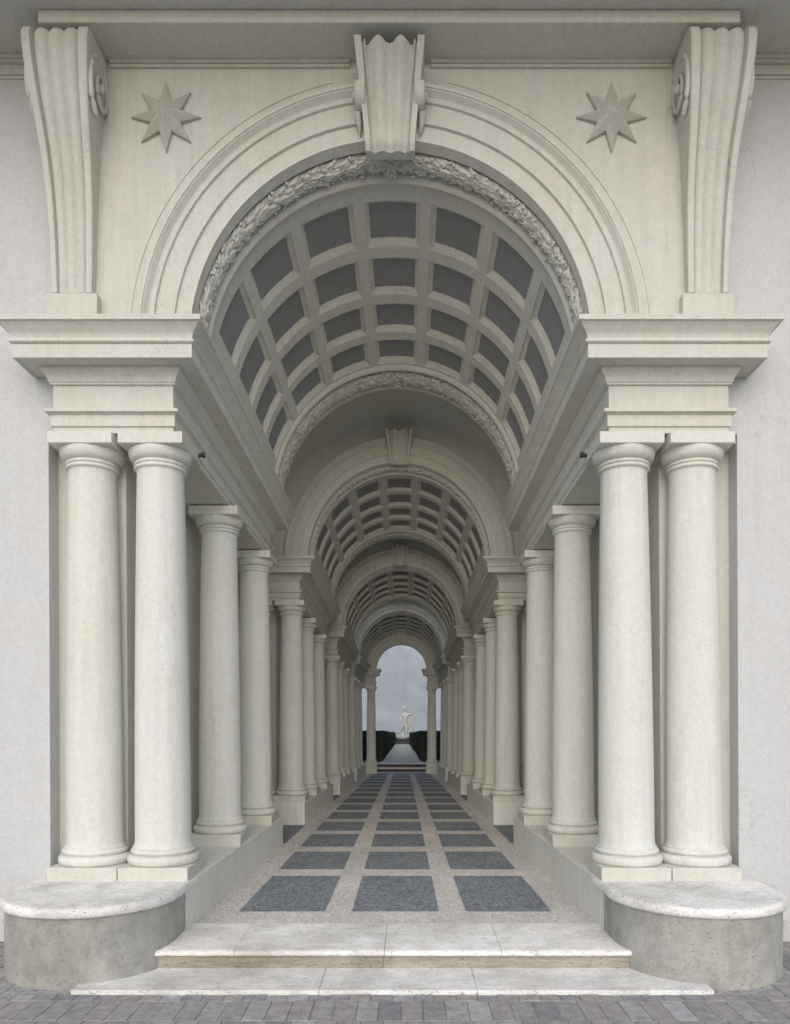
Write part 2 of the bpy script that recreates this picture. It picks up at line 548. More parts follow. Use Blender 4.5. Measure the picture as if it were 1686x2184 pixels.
for si, S in enumerate(SECT):
    for sx, side in ((-1, 'left'), (1, 'right')):
        entablature(sx, S, si == 0, f'moulded cream entablature over the {side} columns of the {S["word"]}')
        podium(sx, S, si == 0, f'low plastered podium carrying the {side} columns of the {S["word"]}')
        # pier with the aisle wall behind the columns
        y0, y1 = S['yc'] + (0.12 if si == 0 else 0.24) * s_of(S['yc']), (S['pod'] - 0.02)
        p = thing('pier_wall', f'plain plastered pier wall behind the {side} columns of the {S["word"]}', 'wall', (sx * 2.3 * s_of(y0), y0, zmap(y0, .15)), 'walls behind the columns')
        b = MB()
        ys = [y0 + (y1 - y0) * i / 4 for i in range(5)]
        rows = [[(sx * W(x, y, z0)[0], y, W(x, y, z0)[2]) for y in ys] for (x, z0) in ((3.2, 0.0), (2.14, 0.0), (2.14, 4.3), (3.2, 4.3))]
        b.grid(rows + [rows[0]])
        for e in (0, 4):
            b.add([r[e] for r in rows], [(0, 1, 2, 3)])
        b.build('masonry', 'column', p)

# ------------------------------------------------------------------ coffered vaults
RV, ZC = 1.5, 4.53
def vp(theta, y, h):
    r = RV - h
    return W(r * math.sin(theta), y, ZC + r * math.cos(theta))
PITCH, HALF = R_(21.7), R_(9.1)
ROWS = [(.182, .340), (.382, .530), (.570, .700), (.737, .856)]
PRE = [(0, 0), (.03, 0), (.03, -.022), (.1, -.022), (.102, .010), (.107, .026), (.115, .034), (.123, .026), (.128, .010), (.13, 0)]
POST = [(.868, 0), (.871, .010), (.876, .024), (.883, .030), (.889, .022), (.893, .0), (.894, -.015), (.984, -.015), (.984, .008), (1, .008)]

def theta_breaks():
    seg = []                       # (theta, coffer index or None for the step that starts here)
    edges = []
    for k in range(-3, 4):
        a, b = max(k * PITCH - HALF, -math.pi / 2), min(k * PITCH + HALF, math.pi / 2)
        edges.append((a, b, k))
    th = [(-math.pi / 2, None), (-R_(83), None)]
    prev = -R_(76)
    for a, b, k in edges:
        if prev is not None and a > prev + 1e-6:
            th += [(prev + (a - prev) * i / 2, None) for i in range(2)]
        th += [(a + (b - a) * i / 5, k) for i in range(5)]
        prev = b
    th += [(prev, None), (R_(79), None), (R_(85), None), (math.pi / 2, None)]
    return th

def leaf(b, u, v, h, ang, ln, wd, lift, mapf, mirror, curl=0.02):
    """one curled stucco leaf on the band, grown along direction ang in the (arc, depth) plane"""
    rows = []
    for i in range(6):
        t = i / 5
        wdt = wd * math.sin(math.pi * min(1, 0.12 + t * 0.88) ** 0.8) * (1 if i < 5 else 0.15)
        hh = h + lift * math.sin(math.pi * (0.15 + 0.75 * t)) - curl * (t - 0.6) * (t > 0.6)
        row = []
        for q, e in ((-1, -0.012), (-0.5, 0.004), (0, -0.003), (0.5, 0.004), (1, -0.012)):
            du = math.cos(ang) * t * ln - math.sin(ang) * q * wdt
            dv = math.sin(ang) * t * ln + math.cos(ang) * q * wdt
            row.append(mapf(mirror * (u + du), v + dv, hh + e))
        rows.append(row)
    b.grid(rows)

def garland(parent, S, f0, f1, label):
    y0, y1 = S['face'], S['vend']
    L = y1 - y0
    ya, yb = y0 + f0 * L, y0 + f1 * L
    ym, hw = (ya + yb) / 2, (yb - ya) / 2
    def mapf(u, v, h):
        return vp(u / RV, ym + v * hw / 0.085, h)
    b = MB()
    r = random.Random(11 + int(ya * 100))
    top = RV * R_(88)
    first = S is SECT[0]
    step = 0.06 if first else 0.10
    # lumpy core the leaves lie on
    core_rows = []
    nU = 150
    for i in range(nU + 1):
        u = -top + 2 * top * i / nU
        core_rows.append([mapf(u, v, -.012 + .036 * math.cos(v / .062 * math.pi / 2) ** .7 * r.uniform(.75, 1.1)) for v in (-.062, -.05, -.035, -.015, .0, .015, .035, .05, .0619)])
    b.grid(core_rows)
    for mirror in (-1, 1):
        # u runs from the springing to the crown
        n = int(top / step)
        for i in range(n):
            u = top - i * step           # distance from the crown; leaves point to the crown (decreasing u)
            m_ = 7 if first else 4
            for j in range(m_):
                v = -0.062 + 0.124 * (j + r.uniform(.1, .9)) / m_
                ang = math.pi - v * 7 * r.uniform(0.4, 1.1)
                leaf(b, u + r.uniform(-.03, .03), v * 0.62, r.uniform(-.004, .012) + .012 * (1 - abs(v) / .062), ang, r.uniform(.07, .115), r.uniform(.018, .03), r.uniform(.010, .022), mapf, mirror, .045)
            if first:
                for j in range(4):
                    c = mapf(mirror * (u + r.uniform(-.04, .04)), r.choice((-1, 1)) * r.uniform(.03, .08), r.uniform(.006, .03))
                    b.ball(c, r.uniform(.008, .014), 6, 4)
                v0 = r.uniform(-.02, .02)
                b.tube([mapf(mirror * (u + .05), v0, .03), mapf(mirror * u, v0 + r.uniform(-.03, .03), .04), mapf(mirror * (u - .05), v0 + r.uniform(-.06, .06), .022)], .0045, 5)
        if first:                         # leafy tuft the garland grows from
            for j in range(9):
                leaf(b, top + .03, (j - 4) * 0.016, 0.006, math.pi + (j - 4) * 0.16, .2, .018, .05, mapf, mirror)
    # rosettes at the crown
    if first:
        for dv in (-0.035, 0.04):
            for k in range(5):
                a = 2 * math.pi * k / 5 + dv * 9
                leaf(b, 0.0 + .008 * math.cos(a), dv + .006 * math.sin(a), .03, a, .05, .022, .03, mapf, 1)
            b.ball(mapf(0, dv, .06), .014, 8, 5)
    b.build('garland', 'cream', parent, angle=60, label=label, recalc=False)

TH = theta_breaks()
def vault(S, label):
    y0, y1 = S['face'] + 0.002, S['vend']
    L = y1 - y0
    t = thing('coffered_vault', label, 'vault', (0, y0, zmap(y0, ZC)), 'coffered barrel vaults')
    # profile along the depth
    prof = [(f, h, None) for f, h in PRE]
    for ri, (a, b_) in enumerate(ROWS):
        prof.append((a, 0, ri))
        prof.append((b_, 0, None))
    prof += [(f, h, None) for f, h in POST]
    b = MB()
    rows = [[vp(th, y0 + f * L, h) for th, _ in TH] for f, h, _ in prof]
    b.grid(rows, skip=lambda i, j: prof[i][2] is not None and TH[j][1] is not None)
    b.build('ribs', 'cream', t, angle=30)
    # coffers: stepped frame and dark sunk panel
    sy = s_of((y0 + y1) / 2)
    fw = L / 2.477                 # depth-wise measure shrinks with the bay
    ring_spec = [(0, 0), (0, -.008), (.010, -.009), (.012, -.015), (.020, -.018), (.029, -.026), (.036, -.030), (.042, -.031), (.042, -.041)]
    for ri, (fa, fb) in enumerate(ROWS):
        ya, yb = y0 + fa * L, y0 + fb * L
        for k in range(-3, 4):
            ta, tb = max(k * PITCH - HALF, -math.pi / 2), min(k * PITCH + HALF, math.pi / 2)
            b = MB()
            rings = []
            for ins, h in ring_spec:
                i_t, i_y = ins / RV, ins * fw
                ring = [(ta + i_t + (tb - ta - 2 * i_t) * q / 5, ya + i_y) for q in range(6)] + [(ta + i_t + (tb - ta - 2 * i_t) * q / 5, yb - i_y) for q in range(5, -1, -1)]
                rings.append([vp(a, y, h) for a, y in ring])
            b.grid(rings, close=True)
            cf = b.build('coffer', 'cream', t, angle=25)
            p = MB()
            i_t, i_y = .040 / RV, .040 * fw
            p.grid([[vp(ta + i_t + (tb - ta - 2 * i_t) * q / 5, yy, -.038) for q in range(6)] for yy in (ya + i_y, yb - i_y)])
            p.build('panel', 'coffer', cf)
    garland(t, S, .032, .098, 'leafy stucco garland on the front rim')
    garland(t, S, .896, .982, 'leafy stucco garland on the back rim')
    return t

vault(SECT[0], 'large coffered barrel vault of the nearest bay with leaf garlands')
vault(SECT[1], 'coffered barrel vault of the second bay behind the plain bay')
vault(SECT[2], 'small coffered vault of the third bay, darker and deeper in')
vault(SECT[3], 'smallest coffered vault, right before the garden exit')

# ------------------------------------------------------------------ arches with archivolt, wall and keystone
ARCH = [(0, 0), (.117, 0), (.12, .024), (.258, .026), (.262, .046), (.274, .049), (.279, .034), (.292, .030), (.308, .036), (.324, .054), (.336, .070), (.344, .074), (.346, .082), (.366, .083), (.368, 0)]
def flute(u):
    """reeded front of a keystone or console: raised edge fillets and rounded reeds between"""
    a = abs(u)
    if a > 0.78:
        return 0.022
    if a > 0.755:
        return 0.004
    if a > 0.67:
        return 0.004 + 0.012 * math.sin(math.pi * (a - .67) / .085)
    return 0.022 * (0.5 - 0.5 * math.cos(2 * math.pi * a / .64)) ** .8 + (.004 if a < .06 else 0)

def keystone(parent, yf, zb0, zt0, hb, ht, pb, pt, front):
    s = s_of(yf)
    nu, nz = 72, 26
    rows = []
    for i in range(nz + 1):
        t = i / nz
        hwid = hb + (ht - hb) * (t ** 1.25)
        p = pb + (pt - pb) * (t ** 2.0)
        if t < 0.08:
            p -= (0.08 - t) * 0.5
        row = []
        for j in range(nu + 1):
            u = -1 + 2 * j / nu
            x = u * hwid
            # scalloped top edge
            dz = 0
            if t > 0.93:
                dz = -(0.022 - flute(u)) * (t - 0.93) / 0.07 * 1.25
            f = flute(u) * (1.1 + 1.3 * t)
            row.append((x * s, yf - (p + f) * s, zmap(yf, zb0 + (zt0 - zb0) * t + dz)))
        row = [(row[0][0], yf + 0.03 * s, row[0][2])] + row + [(row[-1][0], yf + 0.03 * s, row[-1][2])]
        rows.append(row)
    b = MB()
    b.grid(rows)
    for e in (0, -1):
        r = rows[e]
        b.add([r[0], *r[1:-1], r[-1]], [tuple(range(len(r)))])
    k = b.build('keystone', 'cream', parent, angle=35)
    if front:
        for sx in (-1, 1):
            v = MB()
            cy, cz = yf - 0.10, zmap(yf, zt0 - 0.27)
            x0 = sx * ht * .80
            prof_ = [(.0001, .075), (.018, .074), (.026, .066), (.03, .05), (.036, .048), (.05, .056), (.058, .056), (.066, .044), (.072, .042), (.085, .05), (.094, .044), (.098, .02), (.098, -.02)]
            v.lathe([(r, x0 + sx * q) for r, q in prof_], cy, cz, 28, caps=False, axis='x')
            v.tube([(x0 + sx * .035, cy + .02, cz - .09), (x0 + sx * .03, cy + .06, cz - .15), (x0 + sx * .02, cy + .09, cz - .22)], [.026, .022, .006], 8)
            v.build('scroll', 'cream', k, angle=60)
    return k

def arch(S, first, label):
    yf = S['face']
    s = s_of(yf)
    t = thing('arch', label, 'arch', (0, yf, zmap(yf, ZC)), 'arches across the gallery')
    n = 72
    th = [-math.pi / 2 + math.pi * i / n for i in range(n + 1)]
    b = MB()
    rows = []
    for dr, p in ARCH:
        r = RV + dr
        rows.append([(r * math.sin(a) * s, yf - p * s, zmap(yf, ZC + r * math.cos(a))) for a in th])
    b.grid(rows)
    b.build('archivolt', 'cream', t, angle=20)
    b = MB()
    if first:
        xr, zr = XF_OUT, 6.60
        angs = sorted(th + [math.atan2(xr, zr - ZC), -math.atan2(xr, zr - ZC)])
        ri, ro = [], []
        for a in angs:
            sa, ca = math.sin(a), math.cos(a)
            q = min(xr / abs(sa) if abs(sa) > 1e-6 else 1e9, (zr - ZC) / ca if ca > 1e-6 else 1e9)
            ri.append(((RV + .36) * sa * s, yf, zmap(yf, ZC + (RV + .36) * ca)))
            ro.append((q * sa, yf, ZC + q * ca))
        b.grid([ri, ro])
        for sx in (-1, 1):
            b.add([(sx * xr, yf, 4.5), (sx * xr, WALL_Y + .05, 4.5), (sx * xr, WALL_Y + .05, 6.6), (sx * xr, yf, 6.6)], [(0, 1, 2, 3)])
        b.build('spandrel_wall', 'cream', t)
        # slightly raised spandrel panels with a thin visible edge
        for sx in (-1, 1):
            p = MB()
            front, back = [], []
            x1, z1, x0, rin = 2.047, 6.497, 0.40, 1.93
            aa = [R_(0.5) + (R_(89) - R_(0.5)) * i / 80 for i in range(81)] + [math.atan2(x1, z1 - ZC)]
            ins, outs = [], []
            for a in sorted(aa):
                sa, ca = math.sin(a), math.cos(a)
                q = min(x1 / sa, (z1 - ZC) / max(ca, 1e-6))
                if rin * sa < x0 or q < rin + .004:
                    continue
                ins.append((sx * rin * sa, ZC + rin * ca))
                outs.append((sx * q * sa, ZC + q * ca))
            yy, yb = yf - .007, yf + .004
            p.grid([[(x, yb, z) for x, z in ins], [(x, yy, z) for x, z in ins], [(x, yy, z) for x, z in outs], [(x, yb, z) for x, z in outs]])
            for e in (0, -1):
                p.add([(ins[e][0], yb, ins[e][1]), (ins[e][0], yy, ins[e][1]), (outs[e][0], yy, outs[e][1]), (outs[e][0], yb, outs[e][1])], [(0, 1, 2, 3)])
            p.build('spandrel_panel', 'cream', t, bevel=.002)
        keystone(t, yf, 5.90, 6.535, .181, .252, .075, .25, True)
    else:
        ri = [((RV + .36) * math.sin(a) * s, yf, zmap(yf, ZC + (RV + .36) * math.cos(a))) for a in th]
        ro = [(2.3 * math.sin(a) * s, yf, zmap(yf, ZC + 2.3 * math.cos(a))) for a in th]
        b.grid([ri, ro])
        b.build('spandrel_wall', 'cream', t)
        keystone(t, yf, 5.99, 6.45, .15, .22, .07, .20, False)
    return t

arch(SECT[0], True, 'great entrance arch with moulded archivolt and scrolled keystone')
arch(SECT[1], False, 'second arch with fluted keystone, behind the nearest coffered vault')
arch(SECT[2], False, 'third arch with small keystone, between two coffered vaults')
arch(SECT[3], False, 'fourth and smallest keystone arch before the exit arch')

# plain bays between the coffered bays
def plain_bay(ya, yb, label, open_side=False):
    t = thing('light_gap' if open_side else 'plain_vault', label, 'light court' if open_side else 'vault', (0, ya, zmap(ya, ZC)), None if open_side else 'plain vaults between coffered bays')
    n = 48
    th = [-math.pi / 2 + math.pi * i / n for i in range(n + 1)]
    b = MB()
    RT = 2.16
    ys = [ya + (yb - ya) * i / 3 for i in range(4)]
    if not open_side:
        b.grid([[W(RT * math.sin(a), y, ZC + RT * math.cos(a)) for a in th] for y in ys])
        b.build('vault_shell', 'cream', t)
    b = MB()                      # back face of the coffered vault in front
    b.grid([[W(r * math.sin(a), ya, ZC + r * math.cos(a)) for a in th] for r in (RV - .008, RV + .05 if open_side else RT)])
    b.build('rear_wall', 'cream', t)
    for sx in (-1, 1):
        b = MB()
        walls = [((4.53, 3.832), (RT, RT)), ((3.832, 3.832), (RT, 3.0)), ((3.832, 0.0), (2.9, 2.9))]
        for zz, xx in walls[1:2] if open_side else walls[:2]:
            b.grid([[W(sx * xx[i], y, zz[i]) for y in [ya - .15] + ys + [yb + .5]] for i in (0, 1)])
        b.build('side_ledge', 'cream', t)
        if not open_side:
            b = MB()
            zz, xx = walls[2]
            b.grid([[W(sx * xx[i], y, zz[i]) for y in [ya - .15] + ys + [yb + .5]] for i in (0, 1)])
            b.build('side_wall', 'cream', t)
plain_bay(SECT[0]['vend'], SECT[1]['face'], 'plain unlit plaster vault just behind the nearest coffered vault')
plain_bay(SECT[1]['vend'], SECT[2]['face'], 'plain plaster vault between the second and third arches\' coffered bays')
plain_bay(SECT[2]['vend'], SECT[3]['face'], 'narrow gap before the fourth arch, left roofless to let light onto it', True)  # vault left off so sky light falls on the fourth arch

# ------------------------------------------------------------------ exit arch
YE = 8.9
ex = thing('exit_arch', 'pale round arch opening onto the garden at the gallery end', 'arch', (0, YE, 0.75))
XE = 0.579
for sx, side in ((-1, 'left'), (1, 'right')):
    make_column(sx, YE, 0, f'lone column at the garden exit, {side} of the opening', 28, 'columns lining the gallery', zb=.925, zt=2.34, xabs=sx * XE, plinth_bottom=.70)
RE, ZE = .475, 2.70
n = 48
th = [-math.pi / 2 + math.pi * i / n for i in range(n + 1)]
yf, yb = YE - .085, YE + .1
b = MB()
prof = [(0, 0), (.05, 0), (.052, .008), (.105, .008), (.11, .016), (.125, .012), (.145, .022), (.158, .024), (.159, 0)]
rows = [[(RE * math.sin(a), yb, ZE + RE * math.cos(a)) for a in th]] + [[((RE + dr) * math.sin(a), yf - p, ZE + (RE + dr) * math.cos(a)) for a in th] for dr, p in prof]
b.grid(rows)
b.build('archivolt', 'cream', ex, angle=25)
b = MB()
for y in (yf, yb):
    ins = [((RE + .15) * math.sin(a), y, ZE + (RE + .15) * math.cos(a)) for a in th] if y == yf else [(RE * math.sin(a), y, ZE + RE * math.cos(a)) for a in th]
    b.grid([ins, [(1.25 * math.sin(a), y, ZE + 1.25 * math.cos(a)) for a in th]])
b.build('wall', 'cream', ex)
for sx in (-1, 1):
    b = MB()
    for p, za, zb_ in ((0, 2.345, 2.40), (.008, 2.40, 2.45), (.02, 2.45, 2.463), (0, 2.463, 2.545), (.012, 2.545, 2.56), (.03, 2.56, 2.585), (.09, 2.588, 2.64), (.1, 2.64, 2.655), (.11, 2.655, 2.675), (.122, 2.675, 2.70)):
        x0, x1 = sx * (XE - .082 - p * .9), sx * 1.15
        b.box(min(x0, x1), max(x0, x1), YE - .085 - p, YE + .085 + p, za, zb_)
    b.build('impost', 'cream', ex, bevel=.003)
rows = []
for i in range(9):
    t_ = i / 8
    w_ = .07 + .035 * t_
    rows.append([(-w_, yf + .01, 3.165 + .235 * t_)] + [((-1 + 2 * j / 24) * w_, yf - .03 - .03 * t_ - flute(-1 + 2 * j / 24) * .45, 3.165 + .235 * t_) for j in range(25)] + [(w_, yf + .01, 3.165 + .235 * t_)])
b = MB()
b.grid(rows)
b.add(rows[-1], [tuple(range(27))])
b.add(rows[0], [tuple(range(27))])
b.build('keystone', 'cream', ex)

# ------------------------------------------------------------------ facade: stars, consoles, upper cornice, side walls
def star(x, z, label):
    yf = SECT[0]['face'] - .007
    t = MB()
    ro, ri, n = .262, .118, 8
    out_, face_ = [], []
    for k in range(16):
        a = math.pi / 2 + k * math.pi / 8
        r = ro if k % 2 == 0 else ri
        out_.append((x + r * math.cos(a), z + r * math.sin(a)))
    vs = [(p, yf + .003, q) for p, q in out_] + [(p, yf - (.018 if k % 2 == 0 else .03), q) for k, (p, q) in enumerate(out_)] + [(x, yf - .10, z)]
    fs = [(i, (i + 1) % 16, 16 + (i + 1) % 16, 16 + i) for i in range(16)] + [(16 + i, 16 + (i + 1) % 16, 32) for i in range(16)]
    t.add(vs, fs)
    o = t.build('star_relief', 'star', smooth=False, bevel=.0025)
    tag(o, label, 'star ornament', 'stone stars on the spandrels')
star(-1.66, 6.143, 'eight-pointed grey stone star on the spandrel, left of the keystone')
star(1.638, 6.143, 'eight-pointed grey stone star on the spandrel, right of the keystone')

def console(sx, label):
    yf = SECT[0]['face']
    t = thing('console', label, 'console', (sx * 2.335, yf, 4.58), 'scrolled consoles under the upper cornice')
    kz = [(4.815, .055), (5.0, .058), (5.2, .066), (5.4, .082), (5.55, .102), (5.7, .132), (5.83, .168), (5.95, .206), (6.06, .242), (6.16, .272), (6.26, .298), (6.35, .315), (6.42, .322), (6.47, .322), (6.505, .312), (6.53, .293), (6.545, .262)]
    zs = [4.815 + (6.40 - 4.815) * i / 36 for i in range(37)] + [6.42, 6.445, 6.47, 6.49, 6.505, 6.518, 6.53, 6.539, 6.545]
    raw = [interp(kz, z) for z in zs]
    ps = [raw[i] if i in (0, len(zs) - 1) or zs[i] > 6.4 else (raw[i - 1] + 2 * raw[i] + raw[i + 1]) / 4 for i in range(len(zs))]
    def hw(z):
        return interp([(4.8, .146), (5.2, .157), (5.5, .168), (5.7, .176), (5.85, .184), (5.97, .193), (6.08, .203), (6.2, .214), (6.32, .224), (6.45, .232), (6.6, .238)], z)
    nu = 52
    rows = []
    for z, p in zip(zs, ps):
        h = hw(z)
        row = []
        for j in range(nu + 1):
            u = -1 + 2 * j / nu
            a = abs(u)
            # outer fillets and three rounded reeds
            if a > .72:
                f = .03 * (1 - max(0, (a - .93) / .07) ** 2 * .3)
            elif a > .66:
                f = -.012
            else:
                f = .03 * (abs(math.cos(a / .66 * math.pi * 1.5))) ** .6 - .006
            row.append((sx * 2.335 + u * h, yf - p - f * (.7 + .5 * (z - 4.8) / 1.7), z))
        rows.append([(row[0][0], yf + .005, z)] + row + [(row[-1][0], yf + .005, z)])
    b = MB()
    b.grid(rows)
    for e in (0, -1):
        b.add(rows[e], [tuple(range(len(rows[e])))])
    b.build('scroll_body', 'cream', t, angle=40)
    for side in (-1, 1):
        v = MB()
        cy, cz = yf - .115, 6.27
        xs = sx * 2.335 + side * (hw(6.27) - .002)
        pts, rad = [], []
        for i in range(64):
            a = i / 63
            ang = -math.pi * .62 - a * 2 * math.pi * 1.75 * (1)
            rr = .205 * (1 - a) ** .9 + .02
            pts.append((xs + side * (.004 + .018 * a), cy + rr * math.cos(ang) * .78, cz + rr * math.sin(ang) * 1.1))
            rad.append(.021 - .009 * a)
        v.tube(pts, rad, 8)
        v.ball((xs + side * .012, cy, cz), .034, 12, 8)
        v.build('volute', 'cream', t, angle=60)
    b = MB()
    b.box(sx * 2.335 - .188, sx * 2.335 + .188, yf - .075, yf + .01, 4.60, 4.813)
    b.build('foot_block', 'cream', t, bevel=.006)
console(-1, 'tall fluted scroll console at the upper left of the arch')
console(1, 'tall fluted scroll console at the upper right of the arch')

uc = thing('upper_cornice', 'deep projecting upper cornice spanning the consoles above the arch', 'cornice', (0, .11, 6.5))
yf = SECT[0]['face']
b = MB()
b.box(-2.46, 2.46, -.21, yf + .1, 6.565, 6.652)
b.build('fillet_band', 'cream', uc, bevel=.006)
b = MB()
for p, za, zb_ in ((.02, 6.52, 6.542), (.035, 6.542, 6.567)):
    for xa, xb in ((-2.08, -.30), (.30, 2.08)):
        b.box(xa, xb, yf - p, yf + .02, za, zb_)
b.build('bed_moulding', 'cream', uc, bevel=.004)
b = MB()
b.box(-2.56, 2.56, -.56, .30, 6.656, 6.84)
b.build('corona', 'cream', uc, bevel=.006)

ev = thing('eaves', 'dark overhanging eaves along the top of the palace wall', 'eaves', (0, .2, 6.79))
b = MB()
b.box(-9, 9, -1.5, .6, 6.845, 7.1)  # overhang deepened out of view to shade the upper facade
for sx in (-1, 1):
    x0, x1 = sorted((sx * 2.565, sx * 9))
    b.box(x0, x1, -1.0, .245, 6.70, 6.843)
b.build('soffit_slab', 'cream', ev)

for sx, side in ((-1, 'left'), (1, 'right')):
    wl = thing('palace_wall', f'smooth white plaster wall flanking the portico on the {side}', 'wall', (sx * 4, WALL_Y, 0), 'white palace walls')
    b = MB()
    x0, x1 = sorted((sx * 2.62, sx * 9))
    b.box(x0, x1, WALL_Y, .9, -.05, 6.85)
    b.build('plaster', 'white', wl)
    b = MB()
    b.box(min(sx * XF_OUT * .99, sx * 2.7), max(sx * XF_OUT * .99, sx * 2.7), WALL_Y + .001, .5, 3.86, 6.84)
    b.build('upper_plaster', 'white', wl)
    b = MB()
    for p, za, zb_ in ((.015, 6.555, 6.575), (.03, 6.575, 6.60), (.025, 6.60, 6.65), (.05, 6.65, 6.672), (.065, 6.672, 6.699)):
        x0, x1 = sorted((sx * 2.515, sx * 9))
        b.box(x0, x1, WALL_Y - p, WALL_Y + .02, za, zb_)
    b.build('wall_moulding', 'cream', wl, bevel=.004)

# unseen shell around the gallery, added to keep out sky light
core = MB()
core.box(-9, 9, .35, 1.2, 7.0, 7.4)
core.box(-3.3, 3.3, .91, 3.3, 6.35, 6.6)
core.box(-3.3, 3.3, 3.31, 3.9, 5.75, 6.0)
core.box(-3.3, 3.3, 3.91, 6.4, 5.05, 5.2)
core.box(-3.3, 3.3, 3.87, 3.92, 5.06, 5.99)
# roof left off over third bay and gap to light the fourth arch
core.box(-2.6, 2.6, 7.70, 9.03, 4.02, 4.15)
core.box(-3.3, 3.3, 3.28, 3.33, 5.76, 6.59)
core.box(-3.3, 3.3, 6.38, 6.43, 4.46, 5.19)
for sx in (-1, 1):
    x0, x1 = sorted((sx * 3.3, sx * 9))
    core.box(x0, x1, .91, 1.2, -.05, 6.99)
    x0, x1 = sorted((sx * 3.1, sx * 3.3))
    core.box(x0, x1, 1.21, 3.3, -.05, 6.34)
    core.box(x0, x1, 3.31, 6.4, -.05, 5.04)
    x0, x1 = sorted((sx * 1.16, sx * 2.6))
    core.box(x0, x1, 8.67, 8.73, -.05, 4.01)
    x0, x1 = sorted((sx * 2.4, sx * 2.6))      # flank left open past the third bay to let side light in
    core.box(x0, x1, 6.41, 7.25, -.05, 4.44)
    core.box(x0, x1, 7.85, 8.72, -.05, 4.01)
core.box(-1.155, 1.155, 8.985, 9.03, 3.30, 4.01)
core.box(-2.5, 2.5, .36, .40, 6.30, 6.99)
for sx in (-1, 1):
    x0, x1 = sorted((sx * 1.156, sx * 1.2))
    core.box(x0, x1, 8.74, 9.03, 2.3, 4.01)
structure(core.build('light_block_shell', 'white'))

# ------------------------------------------------------------------ iron stubs on the architraves
for sx, side in ((-1, 'left'), (1, 'right')):
    q = W(XF_IN - .01, .47, 3.845)
    a = Vector((sx * q[0], q[1], q[2]))
    b = MB()
    d = Vector((-sx * .085, 0, .012))
    b.tube([a - d * .3, a, a + d * .75, a + d * .8, a + d * 1.0], [.014, .014, .017, .026, .024], 8)
    o = b.build('iron_stub', 'iron')
    tag(o, f'short rusty iron stub sticking out of the {side} architrave', 'iron bracket', 'iron stubs on the architraves')

# ------------------------------------------------------------------ gallery floor
fl = MB()
ys = [.155 + (9.12 - .155) * i / 40 for i in range(41)]
fl.grid([[W(x, y, .15) for x in (-3.0, 3.0)] for y in ys])
def cell(x0, x1, ya, yb, dz=.004):
    nn = 3
    a = []
    for i in range(nn + 1):
        y = ya + (yb - ya) * i / nn
        a.append([(x * s_of(y), y, zmap(y, .15) + dz) for x in (x0, x1)])
    fl.grid(a, mi=1)
cells = [(.431, 1.437), (1.681, 2.362), (2.591, 3.2), (3.389, 3.909), (4.116, 4.592), (4.762, 5.19)]
y, ln, gp = 5.19, .405, .155
while y + gp + ln < 9.0:
    cells.append((y + gp, y + gp + ln))
    y += gp + ln
    ln *= .93
    gp *= .94
for ya, yb in cells:
    for x0, x1 in ((-1.262, -.57), (-.35, .35), (.57, 1.262)):
        cell(x0, x1, ya, yb)
for i in range(3):
    ya, yb = SECT[i]['pod'], SECT[i + 1]['front']
    for sx in (-1, 1):
        x0, x1 = sorted((sx * 1.50, sx * 2.95))
        cell(x0, x1, ya + .02, yb - .02)
structure(fl.build('floor', ['mosaic_light', 'mosaic_dark'], recalc=False))

# ------------------------------------------------------------------ steps, benches, courtyard
st = thing('entrance_step', 'worn travertine step with rounded nosing below the mosaic floor', 'step', (0, -.2, .02))
b = MB()
prof = [(.158, .02), (.158, .1605), (-.44, .147), (-.462, .144), (-.474, .136), (-.478, .124), (-.474, .112), (-.466, .107)]
joints = [-1.62, -1.06, -.06, .72, 1.62]
for xa, xb in zip(joints, joints[1:]):
    nx = int((xb - xa) / .035)
    rows = []
    for i in range(nx + 1):
        x = xa + .0015 + (xb - xa - .003) * i / nx
        j1, j2 = rng.uniform(-.0025, .002), rng.uniform(-.003, .001)
        rows.append([(x, y - (j1 if -.48 < y < -.45 else 0), z + (j2 if -.48 < y < -.43 and z > .11 else 0)) for y, z in prof])
    b.grid(rows)
    for e in (0, -1):
        b.add(rows[e], [tuple(range(len(prof)))])
b.build('tread', 'trav', st, angle=50)
b = MB()
for xa, xb in ((-1.62, -.07), (-.068, 1.62)):
    b.box(xa, xb, -.455, .15, .02, .109)
b.build('riser', 'trav_dark', st, bevel=.003)

ts = thing('threshold_slab', 'pale stone threshold slab flush between the two benches', 'slab', (0, -.6, 0))
b = MB()
js = [-1.97, -.45, .52, 1.97]
for xa, xb in zip(js, js[1:]):
    b.box(xa + .0015, xb - .0015, -.876, -.30, -.02, .024)
b.build('paving_slab', 'trav', ts, bevel=.004)

